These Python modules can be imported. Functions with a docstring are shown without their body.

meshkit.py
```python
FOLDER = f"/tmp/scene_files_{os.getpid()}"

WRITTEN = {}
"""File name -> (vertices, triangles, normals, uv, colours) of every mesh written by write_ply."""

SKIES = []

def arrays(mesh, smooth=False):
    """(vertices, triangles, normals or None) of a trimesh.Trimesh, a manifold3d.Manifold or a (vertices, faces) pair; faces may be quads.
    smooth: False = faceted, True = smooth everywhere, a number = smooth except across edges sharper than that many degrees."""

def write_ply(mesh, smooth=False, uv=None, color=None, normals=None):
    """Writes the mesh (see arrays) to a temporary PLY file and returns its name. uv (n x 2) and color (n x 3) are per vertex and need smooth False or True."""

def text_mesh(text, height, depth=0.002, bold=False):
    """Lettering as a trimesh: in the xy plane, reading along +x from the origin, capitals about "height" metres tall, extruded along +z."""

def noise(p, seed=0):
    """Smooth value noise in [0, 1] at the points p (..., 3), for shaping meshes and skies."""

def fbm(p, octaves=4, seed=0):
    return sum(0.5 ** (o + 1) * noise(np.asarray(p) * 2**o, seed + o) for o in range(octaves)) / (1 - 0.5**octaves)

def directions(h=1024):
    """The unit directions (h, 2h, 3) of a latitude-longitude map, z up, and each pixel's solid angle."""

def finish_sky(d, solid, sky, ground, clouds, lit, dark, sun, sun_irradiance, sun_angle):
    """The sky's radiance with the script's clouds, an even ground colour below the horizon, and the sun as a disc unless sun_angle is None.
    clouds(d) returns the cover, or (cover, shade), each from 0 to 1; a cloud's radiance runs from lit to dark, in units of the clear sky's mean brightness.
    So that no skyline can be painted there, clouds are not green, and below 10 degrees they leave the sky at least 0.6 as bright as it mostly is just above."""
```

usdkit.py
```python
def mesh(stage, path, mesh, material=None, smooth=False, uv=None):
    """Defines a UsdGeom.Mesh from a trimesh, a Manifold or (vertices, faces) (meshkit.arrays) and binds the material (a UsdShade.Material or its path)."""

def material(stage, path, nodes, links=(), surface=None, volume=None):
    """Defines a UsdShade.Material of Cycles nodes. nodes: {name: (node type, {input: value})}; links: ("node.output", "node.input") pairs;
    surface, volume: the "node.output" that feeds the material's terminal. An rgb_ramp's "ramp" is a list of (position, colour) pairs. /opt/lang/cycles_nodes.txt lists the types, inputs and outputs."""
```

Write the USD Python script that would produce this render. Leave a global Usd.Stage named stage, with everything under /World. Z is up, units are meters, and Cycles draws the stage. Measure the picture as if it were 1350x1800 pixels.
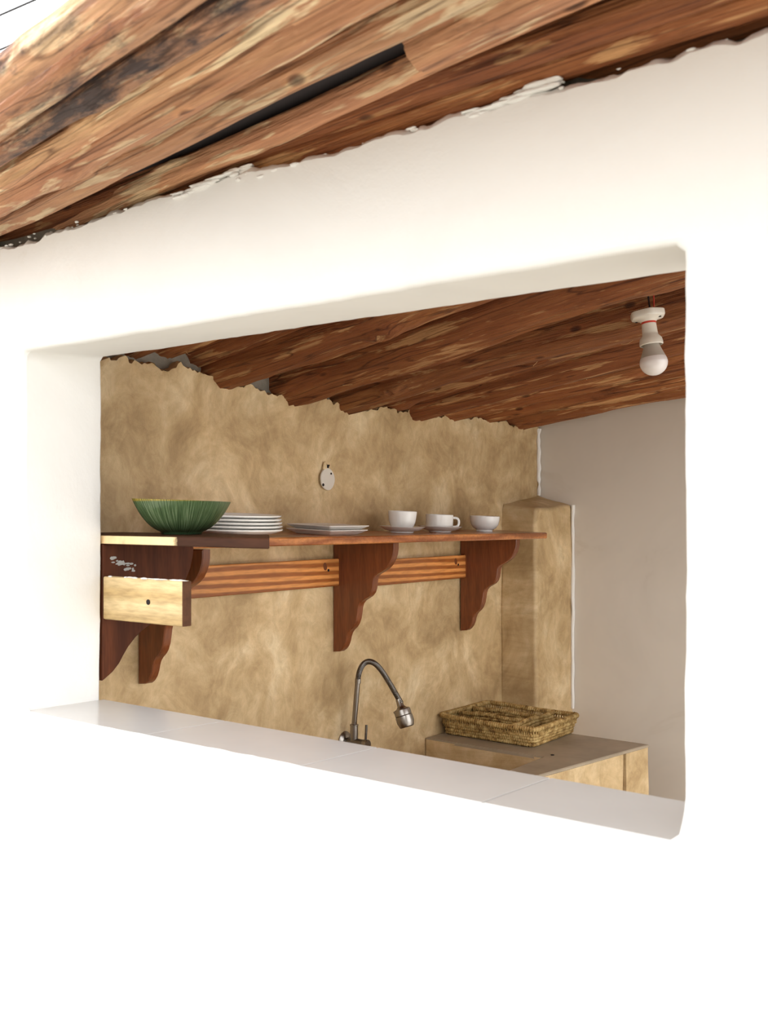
import math, random
import numpy as np, trimesh, shapely
from shapely.geometry import Polygon
import usdkit, meshkit
from meshkit import fbm, noise
from pxr import Usd, UsdGeom, UsdLux, UsdShade, Gf, Sdf

stage = Usd.Stage.CreateInMemory()
UsdGeom.SetStageUpAxis(stage, UsdGeom.Tokens.z)
UsdGeom.SetStageMetersPerUnit(stage, 1.0)
UsdGeom.Xform.Define(stage, '/World')
stage.SetDefaultPrim(stage.GetPrimAtPath('/World'))
UsdGeom.Scope.Define(stage, '/World/Looks')
rng = np.random.default_rng(7)
EYE = 1.68                                   # camera height; every z below given as EYE + offset was measured from it

# ------------------------------------------------------------------ camera
cam = UsdGeom.Camera.Define(stage, '/World/camera')
a = math.atan2(.607, .794)
right, fwd = (math.cos(a), math.sin(a), 0), (-math.sin(a), math.cos(a), 0)
cam.AddTransformOp().Set(Gf.Matrix4d(right[0], right[1], 0, 0, 0, 0, 1, 0, -fwd[0], -fwd[1], 0, 0, 0, 0, EYE, 1))
cam.CreateHorizontalApertureAttr(36.0); cam.CreateVerticalApertureAttr(48.0)
cam.CreateFocalLengthAttr(48.0); cam.CreateVerticalApertureOffsetAttr(0.08)
cam.CreateFStopAttr(11.0); cam.CreateFocusDistanceAttr(3.1)
cam.CreateClippingRangeAttr(Gf.Vec2f(0.05, 500))
cam.GetPrim().CreateAttribute('exposure', Sdf.ValueTypeNames.Float).Set(0.15)

# ------------------------------------------------------------------ sky and sun
sky = UsdLux.DomeLight.Define(stage, '/World/sky')
sky.CreateColorAttr(Gf.Vec3f(0.97, 0.985, 1.0)); sky.CreateIntensityAttr(1.02)
sun = UsdLux.DistantLight.Define(stage, '/World/sun')
sun.CreateColorAttr(Gf.Vec3f(1.0, 0.93, 0.82)); sun.CreateIntensityAttr(78.0); sun.CreateAngleAttr(1.0)
sd = np.array([0.42, 0.66, 0.62]); sd /= np.linalg.norm(sd)          # towards the sun: over the back of the house
sx_ = np.cross([0, 0, 1], sd); sx_ /= np.linalg.norm(sx_); sy_ = np.cross(sd, sx_)
sun.AddTransformOp().Set(Gf.Matrix4d(*sx_, 0, *sy_, 0, *sd, 0, 0, 0, 10, 1))

# ------------------------------------------------------------------ helpers
used = {}
def path_for(name, parent):
    base = (parent.GetPath().pathString if parent else '/World') + '/' + name
    k = used.get(base, 0); used[base] = k + 1
    return base if k == 0 else f'{base}_{k:03d}'
def obj(name, mesh, mat, parent=None, M=None, smooth=35):
    """one Mesh prim; M is a 4x4 column matrix"""
    m = usdkit.mesh(stage, path_for(name, parent), mesh, mat, smooth=smooth)
    if M is not None:
        m.AddTransformOp().Set(Gf.Matrix4d(*np.asarray(M, float).T.ravel()))
    return m.GetPrim()
def tag(p, label=None, cat=None, group=None, kind=None):
    for k, v in (('label', label), ('category', cat), ('group', group), ('kind', kind)):
        if v: p.SetCustomDataByKey(k, v)
    return p
def thing(name, label, cat, M=None, group=None, kind=None):
    x = UsdGeom.Xform.Define(stage, path_for(name, None))
    if M is not None: x.AddTransformOp().Set(Gf.Matrix4d(*np.asarray(M, float).T.ravel()))
    return tag(x.GetPrim(), label, cat, group, kind)
def dup(src, name, M, label):
    x = UsdGeom.Xform.Define(stage, path_for(name, None))
    p = x.GetPrim(); p.GetReferences().AddInternalReference(src.GetPath()); p.SetInstanceable(True)
    x.ClearXformOpOrder(); x.AddTransformOp(opSuffix='place').Set(Gf.Matrix4d(*np.asarray(M, float).T.ravel()))
    p.SetCustomDataByKey('label', label)
    return p
def T(x, y, z): M = np.eye(4); M[:3, 3] = (x, y, z); return M
def R(deg, ax): return trimesh.transformations.rotation_matrix(math.radians(deg), ax)
def cat(*ms): return trimesh.util.concatenate([m for m in ms])
def box(x0, x1, y0, y1, z0, z1):
    m = trimesh.creation.box([x1 - x0, y1 - y0, z1 - z0]); m.apply_translation([(x0 + x1) / 2, (y0 + y1) / 2, (z0 + z1) / 2]); return m
def bevel_prism(poly, z0, z1, b=.003):
    """extruded polygon with chamfered top and bottom edges"""
    n = 2
    inner = poly.buffer(-b, join_style=2)
    if inner.is_empty or inner.geom_type != 'Polygon' : return place_ext(poly, z0, z1)
    p, q = np.array(poly.exterior.coords)[:-1], np.array(inner.exterior.coords)[:-1]
    if len(p) != len(q): return place_ext(poly, z0, z1)
    # roll q to match p
    k = np.argmin(((q - p[0]) ** 2).sum(1)); q = np.roll(q, -k, 0)
    if np.linalg.norm(q[1] - p[1]) > np.linalg.norm(q[-1] - p[1]): q = np.roll(q[::-1], 1, 0)
    N = len(p)
    V = np.vstack([np.c_[q, np.full(N, z0)], np.c_[p, np.full(N, z0 + b)], np.c_[p, np.full(N, z1 - b)], np.c_[q, np.full(N, z1)]])
    F = []
    for l in range(3):
        for i in range(N):
            j = (i + 1) % N; A, B, C, D = l * N + i, l * N + j, (l + 1) * N + j, (l + 1) * N + i
            F += [[A, B, C], [A, C, D]]
    vv, ff = trimesh.creation.triangulate_polygon(Polygon(q), engine='earcut')
    idx = [int(np.argmin(((q - v) ** 2).sum(1))) for v in vv]
    for t in ff:
        i, j, k2 = (idx[x] for x in t)
        F += [[3 * N + i, 3 * N + j, 3 * N + k2], [k2, j, i]]
    m = trimesh.Trimesh(V, F, process=False); trimesh.repair.fix_normals(m); return m
def place_ext(poly, z0, z1):
    m = trimesh.creation.extrude_polygon(poly, z1 - z0, engine='earcut'); m.apply_translation([0, 0, z0]); return m
def bbox(x0, x1, y0, y1, z0, z1, b=.003):
    return bevel_prism(Polygon([(x0, y0), (x1, y0), (x1, y1), (x0, y1)]), z0, z1, b)
def chaikin(p, n=2, closed=False):
    p = np.asarray(p, float)
    for _ in range(n):
        a_, b_ = p[:-1], p[1:]
        q = np.empty((2 * len(a_), p.shape[1])); q[0::2] = .75 * a_ + .25 * b_; q[1::2] = .25 * a_ + .75 * b_
        p = np.vstack([p[:1], q, p[-1:]])
    return p
def sweep(pts, rad, n=10, closed=False, caps=True, up=None):
    pts = np.asarray(pts, float); N = len(pts); rad = np.broadcast_to(np.asarray(rad, float), (N,))
    t = np.roll(pts, -1, 0) - np.roll(pts, 1, 0)
    if not closed: t[0] = pts[1] - pts[0]; t[-1] = pts[-1] - pts[-2]
    t /= np.linalg.norm(t, axis=1, keepdims=True)
    if up is None:
        u = np.zeros_like(t); v0 = np.cross(t[0], [0, 0, 1.0]); v0 = np.cross(t[0], [0, 1.0, 0]) if np.linalg.norm(v0) < .1 else v0
        u[0] = v0 / np.linalg.norm(v0)
        for i in range(1, N):
            w = u[i - 1] - t[i] * (u[i - 1] @ t[i]); u[i] = w / np.linalg.norm(w)
    else:
        u = np.cross(t, up); u /= np.linalg.norm(u, axis=1, keepdims=True)
    w = np.cross(t, u); th = np.arange(n) / n * 2 * np.pi
    V = (pts[:, None] + rad[:, None, None] * (np.cos(th)[None, :, None] * u[:, None] + np.sin(th)[None, :, None] * w[:, None])).reshape(-1, 3)
    F = []
    i = np.arange(N if closed else N - 1)[:, None]; j = np.arange(n)[None]
    A = i * n + j; B = i * n + (j + 1) % n; C = ((i + 1) % N) * n + (j + 1) % n; D = ((i + 1) % N) * n + j
    F = np.vstack([np.stack([A, B, C], -1).reshape(-1, 3), np.stack([A, C, D], -1).reshape(-1, 3)])
    if caps and not closed:
        V = np.vstack([V, pts[:1], pts[-1:]]); a_ = len(V) - 2; k = np.arange(n); e = (N - 1) * n
        F = np.vstack([F, np.stack([np.full(n, a_), (k + 1) % n, k], -1), np.stack([np.full(n, a_ + 1), e + k, e + (k + 1) % n], -1)])
    m = trimesh.Trimesh(V, F, process=False)
    if m.volume < 0: m.invert()
    return m
def lathe(prof, n=64, radial=None):
    """profile (r, z) turned about z; radial(theta, r, z) -> factor"""
    p = np.asarray(prof, float); th = np.arange(n) / n * 2 * np.pi
    r = np.repeat(p[:, :1], n, 1); z = np.repeat(p[:, 1:], n, 1)
    if radial is not None: r = r * radial(th[None], r, z)
    V = np.stack([r * np.cos(th), r * np.sin(th), z], -1).reshape(-1, 3); N = len(p)
    i = np.arange(N - 1)[:, None]; j = np.arange(n)[None]
    A = i * n + j; B = i * n + (j + 1) % n; C = (i + 1) * n + (j + 1) % n; D = (i + 1) * n + j
    F = np.vstack([np.stack([A, B, C], -1).reshape(-1, 3), np.stack([A, C, D], -1).reshape(-1, 3)])
    m = trimesh.Trimesh(V, F, process=False); m.merge_vertices(); m.update_faces(m.nondegenerate_faces())
    if m.volume < 0: m.invert()
    return m
def grid(us, vs, fn):
    """quad sheet: fn(U, V) -> (..., 3)"""
    U, V = np.meshgrid(us, vs, indexing='ij'); P = fn(U, V).reshape(-1, 3); n = len(vs)
    i = np.arange(len(us) - 1)[:, None]; j = np.arange(n - 1)[None]
    A = i * n + j; B = (i + 1) * n + j; C = B + 1; D = A + 1
    return trimesh.Trimesh(P, np.vstack([np.stack([A, B, C], -1).reshape(-1, 3), np.stack([A, C, D], -1).reshape(-1, 3)]), process=False)

# ------------------------------------------------------------------ materials
def mat(name, nodes, links, surface='p.BSDF'):
    return usdkit.material(stage, '/World/Looks/' + name, nodes, links, surface=surface)
def simple(name, color, rough=.5, metal=0., coat=0., spec=.5, bump=None, vary=.0, vscale=6., sss=0.):
    nodes = {'p': ('principled_bsdf', {'base_color': color, 'roughness': rough, 'metallic': metal, 'coat_weight': coat, 'specular_ior_level': spec, 'coat_roughness': .12})}
    links = []
    if vary or bump:
        nodes['tc'] = ('texture_coordinate', {})
        nodes['n'] = ('noise_texture', {'scale': vscale, 'detail': 5., 'roughness': .6})
        links.append(('tc.object', 'n.vector'))
    if vary:
        c = np.array(color)
        nodes['r'] = ('rgb_ramp', {'ramp': [(.25, c * (1 - vary)), (.75, np.minimum(c * (1 + vary), 1))]})
        links += [('n.fac', 'r.fac'), ('r.color', 'p.base_color')]
    if bump:
        nodes['nb'] = ('noise_texture', {'scale': bump[0], 'detail': 4., 'roughness': .6})
        nodes['b'] = ('bump', {'strength': bump[1], 'distance': bump[2]})
        links += [('tc.object', 'nb.vector'), ('nb.fac', 'b.height'), ('b.normal', 'p.normal')]
    return mat(name, nodes, links)
def log_material(name, base, tan, pale, stain, stain_at=.62, pale_at=.57):
    nodes = {
        'tc': ('texture_coordinate', {}), 'oi': ('object_info', {}),
        'rs': ('math', {'math_type': 'multiply', 'value2': 41.0}),
        'va': ('vector_math', {'math_type': 'add'}),
        'mA': ('mapping', {'mapping_type': 'point', 'scale': (1.8, 22., 22.)}),
        'mB': ('mapping', {'mapping_type': 'point', 'scale': (4.5, 38., 38.)}),
        'mC': ('mapping', {'mapping_type': 'point', 'scale': (9., 190., 190.)}),
        'mD': ('mapping', {'mapping_type': 'point', 'scale': (2.4, 9., 9.)}),
        'nA': ('noise_texture', {'scale': 1., 'detail': 6., 'roughness': .62, 'distortion': .5}),
        'nB': ('noise_texture', {'scale': 1., 'detail': 4., 'roughness': .6, 'distortion': .5}),
        'nC': ('noise_texture', {'scale': 1., 'detail': 4., 'roughness': .6}),
        'nD': ('noise_texture', {'scale': 1., 'detail': 7., 'roughness': .7, 'distortion': .3}),
        'rA': ('rgb_ramp', {'ramp': [(.26, np.array(base) * .72), (.42, base), (.60, np.array(base) * .68 + np.array(tan) * .32), (.76, tan)]}),
        'rB': ('rgb_ramp', {'ramp': [(pale_at, (0, 0, 0)), (pale_at + .06, (.9, .9, .9))]}),
        'rC': ('rgb_ramp', {'ramp': [(.33, (.76, .74, .72)), (.62, (1.08, 1.08, 1.08))]}),
        'rD': ('rgb_ramp', {'ramp': [(stain_at, (0, 0, 0)), (stain_at + .1, (.9, .9, .9))]}),
        'mix1': ('mix_color', {'blend_type': 'mix', 'b': pale}),
        'mix2': ('mix_color', {'blend_type': 'multiply', 'fac': 1.0}),
        'mix3': ('mix_color', {'blend_type': 'mix', 'b': stain}),
        'hb': ('math', {'math_type': 'multiply_add', 'value2': .45}),
        'mE': ('mapping', {'mapping_type': 'point', 'scale': (1.1, 26., 26.)}), 'nE': ('noise_texture', {'scale': 1., 'detail': 2., 'roughness': .5, 'distortion': .4}),
        'e1': ('math', {'math_type': 'subtract', 'value2': .5}), 'e2': ('math', {'math_type': 'absolute'}), 'rE': ('rgb_ramp', {'ramp': [(0., (.42, .38, .36)), (.008, (.65, .62, .6)), (.018, (1, 1, 1))]}),
        'mK': ('mapping', {'mapping_type': 'point', 'scale': (6., 11., 11.)}), 'vK': ('voronoi_texture', {'scale': 1., 'feature': 'f1', 'randomness': 1.}),
        'rK': ('rgb_ramp', {'ramp': [(.0, (.12, .10, .09)), (.07, (.35, .28, .24)), (.12, (1.15, 1.12, 1.05)), (.20, (1, 1, 1))]}),
        'rO': ('rgb_ramp', {'ramp': [(.0, (.66, .62, .60)), (.3, (1.14, 1.06, .98)), (.5, (.80, .72, .68)), (.75, (1.2, 1.2, 1.16)), (1., (.76, .72, .70))]}),
        'xE': ('mix_color', {'blend_type': 'multiply', 'fac': 1.0, 'use_clamp': False}), 'xK': ('mix_color', {'blend_type': 'multiply', 'fac': .85, 'use_clamp': False}), 'xO': ('mix_color', {'blend_type': 'multiply', 'fac': 1., 'use_clamp': False}),
        'b': ('bump', {'strength': 1.0, 'distance': .012}),
        'p': ('principled_bsdf', {'roughness': .62, 'specular_ior_level': .35}),
    }
    links = [('oi.random', 'rs.value1'), ('tc.object', 'va.vector1'), ('rs.value', 'va.vector2')]
    for k in 'ABCD': links += [('va.vector', f'm{k}.vector'), (f'm{k}.vector', f'n{k}.vector'), (f'n{k}.fac', f'r{k}.fac')]
    links += [('rA.color', 'mix1.a'), ('rB.color', 'mix1.fac'), ('mix1.result', 'mix2.a'), ('rC.color', 'mix2.b'), ('mix2.result', 'mix3.a'), ('rD.color', 'mix3.fac'), ('mix3.result', 'xE.a'), ('va.vector', 'mE.vector'), ('mE.vector', 'nE.vector'), ('nE.fac', 'e1.value1'), ('e1.value', 'e2.value1'), ('e2.value', 'rE.fac'), ('rE.color', 'xE.b'),
              ('va.vector', 'mK.vector'), ('mK.vector', 'vK.vector'), ('vK.distance', 'rK.fac'), ('xE.result', 'xK.a'), ('rK.color', 'xK.b'), ('oi.random', 'rO.fac'), ('xK.result', 'xO.a'), ('rO.color', 'xO.b'), ('xO.result', 'p.base_color'),
              ('nC.fac', 'hb.value1'), ('nA.fac', 'hb.value3'), ('hb.value', 'b.height'), ('b.normal', 'p.normal')]

    return mat(name, nodes, links)
def wood_material(name, dark, light, bands=26., axis='z', along=(.15, 1, 1), rough=.35, coat=.4, dist=5., fleck=.35, raw=None, con=1., spec=.4):
    nodes = {
        'tc': ('texture_coordinate', {}),
        'm': ('mapping', {'mapping_type': 'point', 'scale': along}),
        'w': ('wave_texture', {'wave_type': 'bands', 'bands_direction': axis, 'profile': 'sine', 'scale': bands, 'distortion': dist, 'detail': 2., 'detail_scale': .6, 'detail_roughness': .5}),
        'n': ('noise_texture', {'scale': 9., 'detail': 5., 'roughness': .6}),
        'mf': ('mapping', {'mapping_type': 'point', 'scale': tuple(np.array(along) * 140)}),
        'nf': ('noise_texture', {'scale': 1., 'detail': 3., 'roughness': .6}),
        'r': ('rgb_ramp', {'ramp': [(.5 - .5 * con, dark), (.55, np.array(dark) * .45 + np.array(light) * .55), (.5 + .5 * con, light)]}),
        'rn': ('rgb_ramp', {'ramp': [(.3, np.full(3, 1 - fleck)), (.7, np.full(3, 1 + fleck * .4))]}),
        'rf': ('rgb_ramp', {'ramp': [(.35, (.8, .78, .76)), (.6, (1.05, 1.05, 1.05))]}),
        'x': ('mix_color', {'blend_type': 'multiply', 'fac': 1.0}),
        'x2': ('mix_color', {'blend_type': 'multiply', 'fac': 1.0}),
        'b': ('bump', {'strength': .2, 'distance': .001}),
        'p': ('principled_bsdf', {'roughness': rough, 'coat_weight': coat, 'coat_roughness': .2, 'specular_ior_level': spec}),
    }
    links = [('tc.object', 'm.vector'), ('m.vector', 'w.vector'), ('m.vector', 'n.vector'), ('tc.object', 'mf.vector'), ('mf.vector', 'nf.vector'), ('w.fac', 'r.fac'), ('n.fac', 'rn.fac'), ('nf.fac', 'rf.fac'),
             ('r.color', 'x.a'), ('rn.color', 'x.b'), ('x.result', 'x2.a'), ('rf.color', 'x2.b'), ('nf.fac', 'b.height'), ('b.normal', 'p.normal')]
    out = 'x2.result'
    if raw:                                   # bare, unvarnished wood where the mask (object space, along x) says so: wear with a shape of its own
        x_to, col = raw
        nodes.update({'sx': ('separate_xyz', {}), 'nr': ('noise_texture', {'scale': 38., 'detail': 4., 'roughness': .6}),
                      'ma': ('math', {'math_type': 'multiply_add', 'value2': .05}), 'lt': ('map_range', {'from_min': x_to + .03, 'from_max': x_to + .015, 'to_min': 0., 'to_max': 1., 'clamp': True}),
                      'ly': ('math', {'math_type': 'less_than', 'value2': .0008}), 'mm': ('math', {'math_type': 'multiply'}),
                      'rr': ('rgb_ramp', {'ramp': [(.3, np.array(col) * .6), (.42, col), (.75, np.minimum(np.array(col) * 1.15, 1))]}),
                      'x3': ('mix_color', {'blend_type': 'mix'})})
        links += [('tc.object', 'sx.vector'), ('tc.object', 'nr.vector'), ('nr.fac', 'ma.value1'), ('sx.x', 'ma.value3'), ('ma.value', 'lt.value'), ('sx.y', 'ly.value1'),
                  ('lt.result', 'mm.value1'), ('ly.value', 'mm.value2'), ('mm.value', 'x3.fac'), (out, 'x3.a'), ('nr.fac', 'rr.fac'), ('rr.color', 'x3.b')]
        out = 'x3.result'
    links.append((out, 'p.base_color'))
    return mat(name, nodes, links)
def plaster_tan(name, k=1.0):
    nodes = {
        'g': ('geometry', {}),
        'n0': ('noise_texture', {'scale': 1.7, 'detail': 4., 'roughness': .6, 'distortion': .8}),
        'n1': ('noise_texture', {'scale': 5.0, 'detail': 9., 'roughness': .64, 'distortion': .55}),
        'mS': ('mapping', {'mapping_type': 'point', 'scale': (1., 11., 8.), 'rotation': (.8, 0, 0)}),
        'n2': ('noise_texture', {'scale': 1.6, 'detail': 8., 'roughness': .68, 'distortion': 1.4}),
        'n3': ('noise_texture', {'scale': 60., 'detail': 4., 'roughness': .6}),
        'r1': ('rgb_ramp', {'ramp': [(.32, np.array((.36, .240, .115)) * k), (.45, np.array((.48, .338, .175)) * k), (.55, np.array((.57, .420, .235)) * k), (.66, np.array((.67, .53, .33)) * k)]}),
        'r0': ('rgb_ramp', {'ramp': [(.3, (.80, .78, .74)), (.7, (1.1, 1.1, 1.1))]}),
        'r2': ('rgb_ramp', {'ramp': [(.36, (.84, .82, .79)), (.52, (1., 1., 1.)), (.64, (1.10, 1.11, 1.13))]}),
        'x': ('mix_color', {'blend_type': 'multiply', 'fac': 1.0}), 'x2': ('mix_color', {'blend_type': 'multiply', 'fac': .8}),
        'ha': ('math', {'math_type': 'multiply_add', 'value2': .25}),
        'hc': ('math', {'math_type': 'multiply_add', 'value2': .7}), 'b': ('bump', {'strength': .6, 'distance': .006}),
        'p': ('principled_bsdf', {'roughness': .55, 'specular_ior_level': .35}),
    }
    links = [('g.position', 'n0.vector'), ('g.position', 'n1.vector'), ('g.position', 'mS.vector'), ('mS.vector', 'n2.vector'), ('g.position', 'n3.vector'),
             ('n0.fac', 'r0.fac'), ('n1.fac', 'r1.fac'), ('n2.fac', 'r2.fac'), ('r1.color', 'x.a'), ('r0.color', 'x.b'), ('x.result', 'x2.a'), ('r2.color', 'x2.b'), ('x2.result', 'p.base_color'),
             ('n3.fac', 'ha.value1'), ('n1.fac', 'ha.value3'), ('n2.fac', 'hc.value1'), ('ha.value', 'hc.value3'), ('hc.value', 'b.height'), ('b.normal', 'p.normal')]
    return mat(name, nodes, links)
def plaster_white(name, col=(.84, .83, .80), dirt=(.70, .66, .60), at=.66, bump=.35):
    nodes = {
        'g': ('geometry', {}),
        'n1': ('noise_texture', {'scale': 2.3, 'detail': 6., 'roughness': .62, 'distortion': 1.}),
        'n2': ('noise_texture', {'scale': 9., 'detail': 6., 'roughness': .7}),
        'r': ('rgb_ramp', {'ramp': [(.45, col), (at, np.array(col) * .96), (at + .12, dirt)]}),
        'ha': ('math', {'math_type': 'multiply_add', 'value2': .5}),
        'b': ('bump', {'strength': bump, 'distance': .008}),
        'p': ('principled_bsdf', {'roughness': .8, 'specular_ior_level': .2}),
    }
    links = [('g.position', 'n1.vector'), ('g.position', 'n2.vector'), ('n1.fac', 'r.fac'), ('r.color', 'p.base_color'), ('n2.fac', 'ha.value1'), ('n1.fac', 'ha.value3'), ('ha.value', 'b.height'), ('b.normal', 'p.normal')]
    return mat(name, nodes, links)

M_white = plaster_white('white_plaster')
M_white_in = plaster_white('white_paint_inside', (.70, .635, .55), (.60, .53, .44), .62, .2)
M_paint = simple('paint_bead', (.82, .80, .76), .7)
M_tan = plaster_tan('tan_plaster', 1.12)
M_counter = plaster_tan('counter_plaster', 1.12)
M_top = simple('worktop_cement', (.36, .29, .205), .5, bump=(14., .3, .004), vary=.22, vscale=7.)
M_cement = simple('cement', (.24, .21, .17), .9, bump=(30., .6, .01), vary=.3, vscale=14.)
M_deck = simple('roof_deck', (.035, .028, .03), .95)
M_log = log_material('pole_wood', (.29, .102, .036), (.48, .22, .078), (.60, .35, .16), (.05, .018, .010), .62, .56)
M_log_out = log_material('pole_wood_outside', (.62, .315, .175), (.84, .55, .29), (.95, .77, .50), (.09, .04, .028), .63, .53)  # pole wood lightened, making up in colour for weak light on the eave
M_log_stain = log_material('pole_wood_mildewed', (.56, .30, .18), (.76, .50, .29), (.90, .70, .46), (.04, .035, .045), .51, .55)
M_shelf = wood_material('shelf_varnish', (.30, .085, .022), (.60, .23, .07), 9., 'z', (1, .5, 1), .3, .4, 9.)
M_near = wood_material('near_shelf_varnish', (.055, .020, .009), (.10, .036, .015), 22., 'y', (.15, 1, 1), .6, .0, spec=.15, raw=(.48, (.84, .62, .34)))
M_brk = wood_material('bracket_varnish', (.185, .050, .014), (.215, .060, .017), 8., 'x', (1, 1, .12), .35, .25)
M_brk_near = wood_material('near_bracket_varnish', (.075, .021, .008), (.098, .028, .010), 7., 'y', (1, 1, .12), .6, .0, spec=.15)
M_rail = wood_material('rail_pine', (.34, .10, .020), (.74, .31, .085), 13., 'z', (1, .12, 1), .35, .3, 6., con=.55)
M_raw = wood_material('raw_pine', (.58, .40, .18), (.80, .60, .32), 6., 'z', (.14, 1, 1), .75, 0., 8., .45)
M_rail_end = simple('rail_end_varnish', (.10, .040, .018), .6, spec=.2, bump=(60., .5, .002), vary=.4, vscale=40.)
M_sill = simple('sill_tile', (.62, .605, .585), .22, spec=.5, vary=.06, vscale=3., bump=(5., .05, .004))
M_grout = simple('grout', (.34, .33, .31), .9)
M_ceramic = simple('white_ceramic', (.82, .80, .77), .12, coat=.3)
M_square = simple('stoneware', (.70, .66, .62), .2, coat=.2)
M_steel = simple('brushed_steel', (.32, .29, .26), .28, metal=1.)
M_steel_d = simple('steel_dark', (.18, .165, .15), .33, metal=1.)
M_holder = simple('porcelain_holder', (.66, .61, .53), .3, coat=.2)
M_bulb_body = simple('bulb_body', (.42, .37, .31), .45)
M_bulb = simple('bulb_globe', (.72, .67, .65), .25, coat=.3)
M_red = simple('red_plastic', (.50, .05, .03), .4)
M_black = simple('black_plastic', (.012, .010, .012), .5)
M_hole = simple('dark_hole', (.015, .010, .008), .9)
M_knot = simple('pine_knot', (.16, .045, .012), .4, vary=.3, vscale=200.)
M_cover = simple('cover_plate', (.66, .60, .52), .4)
M_smear = simple('plaster_smear', (.72, .69, .65), .9)
M_floor = simple('floor_cement', (.56, .49, .39), .6, vary=.12, vscale=3.)
M_bounce_slab = simple('bounce_slab_white', (.80, .76, .69), .9)
M_ground = simple('ground_sand', (.31, .28, .23), .95, vary=.08, vscale=2.)
M_bowl = mat('green_glaze', {
    'tc': ('texture_coordinate', {}), 's': ('separate_xyz', {}), 'at': ('math', {'math_type': 'arctan2'}), 'sc': ('math', {'math_type': 'multiply', 'value2': 36.}),
    'zz': ('math', {'math_type': 'multiply', 'value2': 9.}), 'cb': ('combine_xyz', {}),
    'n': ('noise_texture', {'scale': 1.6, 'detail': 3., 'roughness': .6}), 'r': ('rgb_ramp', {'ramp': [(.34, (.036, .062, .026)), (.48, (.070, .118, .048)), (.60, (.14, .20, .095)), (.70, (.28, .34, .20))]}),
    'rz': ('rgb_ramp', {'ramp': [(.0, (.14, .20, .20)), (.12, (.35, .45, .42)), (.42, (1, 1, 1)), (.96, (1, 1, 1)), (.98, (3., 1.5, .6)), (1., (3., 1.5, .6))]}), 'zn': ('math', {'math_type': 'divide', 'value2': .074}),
    'x': ('mix_color', {'blend_type': 'multiply', 'fac': 1., 'use_clamp': False}), 'p': ('principled_bsdf', {'roughness': .22, 'coat_weight': .3, 'coat_roughness': .1})},
    [('tc.object', 's.vector'), ('s.y', 'at.value1'), ('s.x', 'at.value2'), ('at.value', 'sc.value1'), ('sc.value', 'cb.x'), ('s.z', 'zz.value1'), ('zz.value', 'cb.y'), ('cb.vector', 'n.vector'), ('n.fac', 'r.fac'),
     ('s.z', 'zn.value1'), ('zn.value', 'rz.fac'), ('r.color', 'x.a'), ('rz.color', 'x.b'), ('x.result', 'p.base_color')])
M_wick = mat('wicker', {
    'tc': ('texture_coordinate', {}), 'n': ('noise_texture', {'scale': 42., 'detail': 4., 'roughness': .65}), 'n2': ('noise_texture', {'scale': 7., 'detail': 3.}),
    'r': ('rgb_ramp', {'ramp': [(.3, (.13, .07, .022)), (.46, (.38, .245, .085)), (.66, (.62, .47, .22))]}), 'r2': ('rgb_ramp', {'ramp': [(.35, (.72, .68, .6)), (.65, (1.1, 1.06, 1.0))]}),
    'x': ('mix_color', {'blend_type': 'multiply', 'fac': 1.}), 'p': ('principled_bsdf', {'roughness': .55, 'specular_ior_level': .3})},
    [('tc.object', 'n.vector'), ('tc.object', 'n2.vector'), ('n.fac', 'r.fac'), ('n2.fac', 'r2.fac'), ('r.color', 'x.a'), ('r2.color', 'x.b'), ('x.result', 'p.base_color')])

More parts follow.
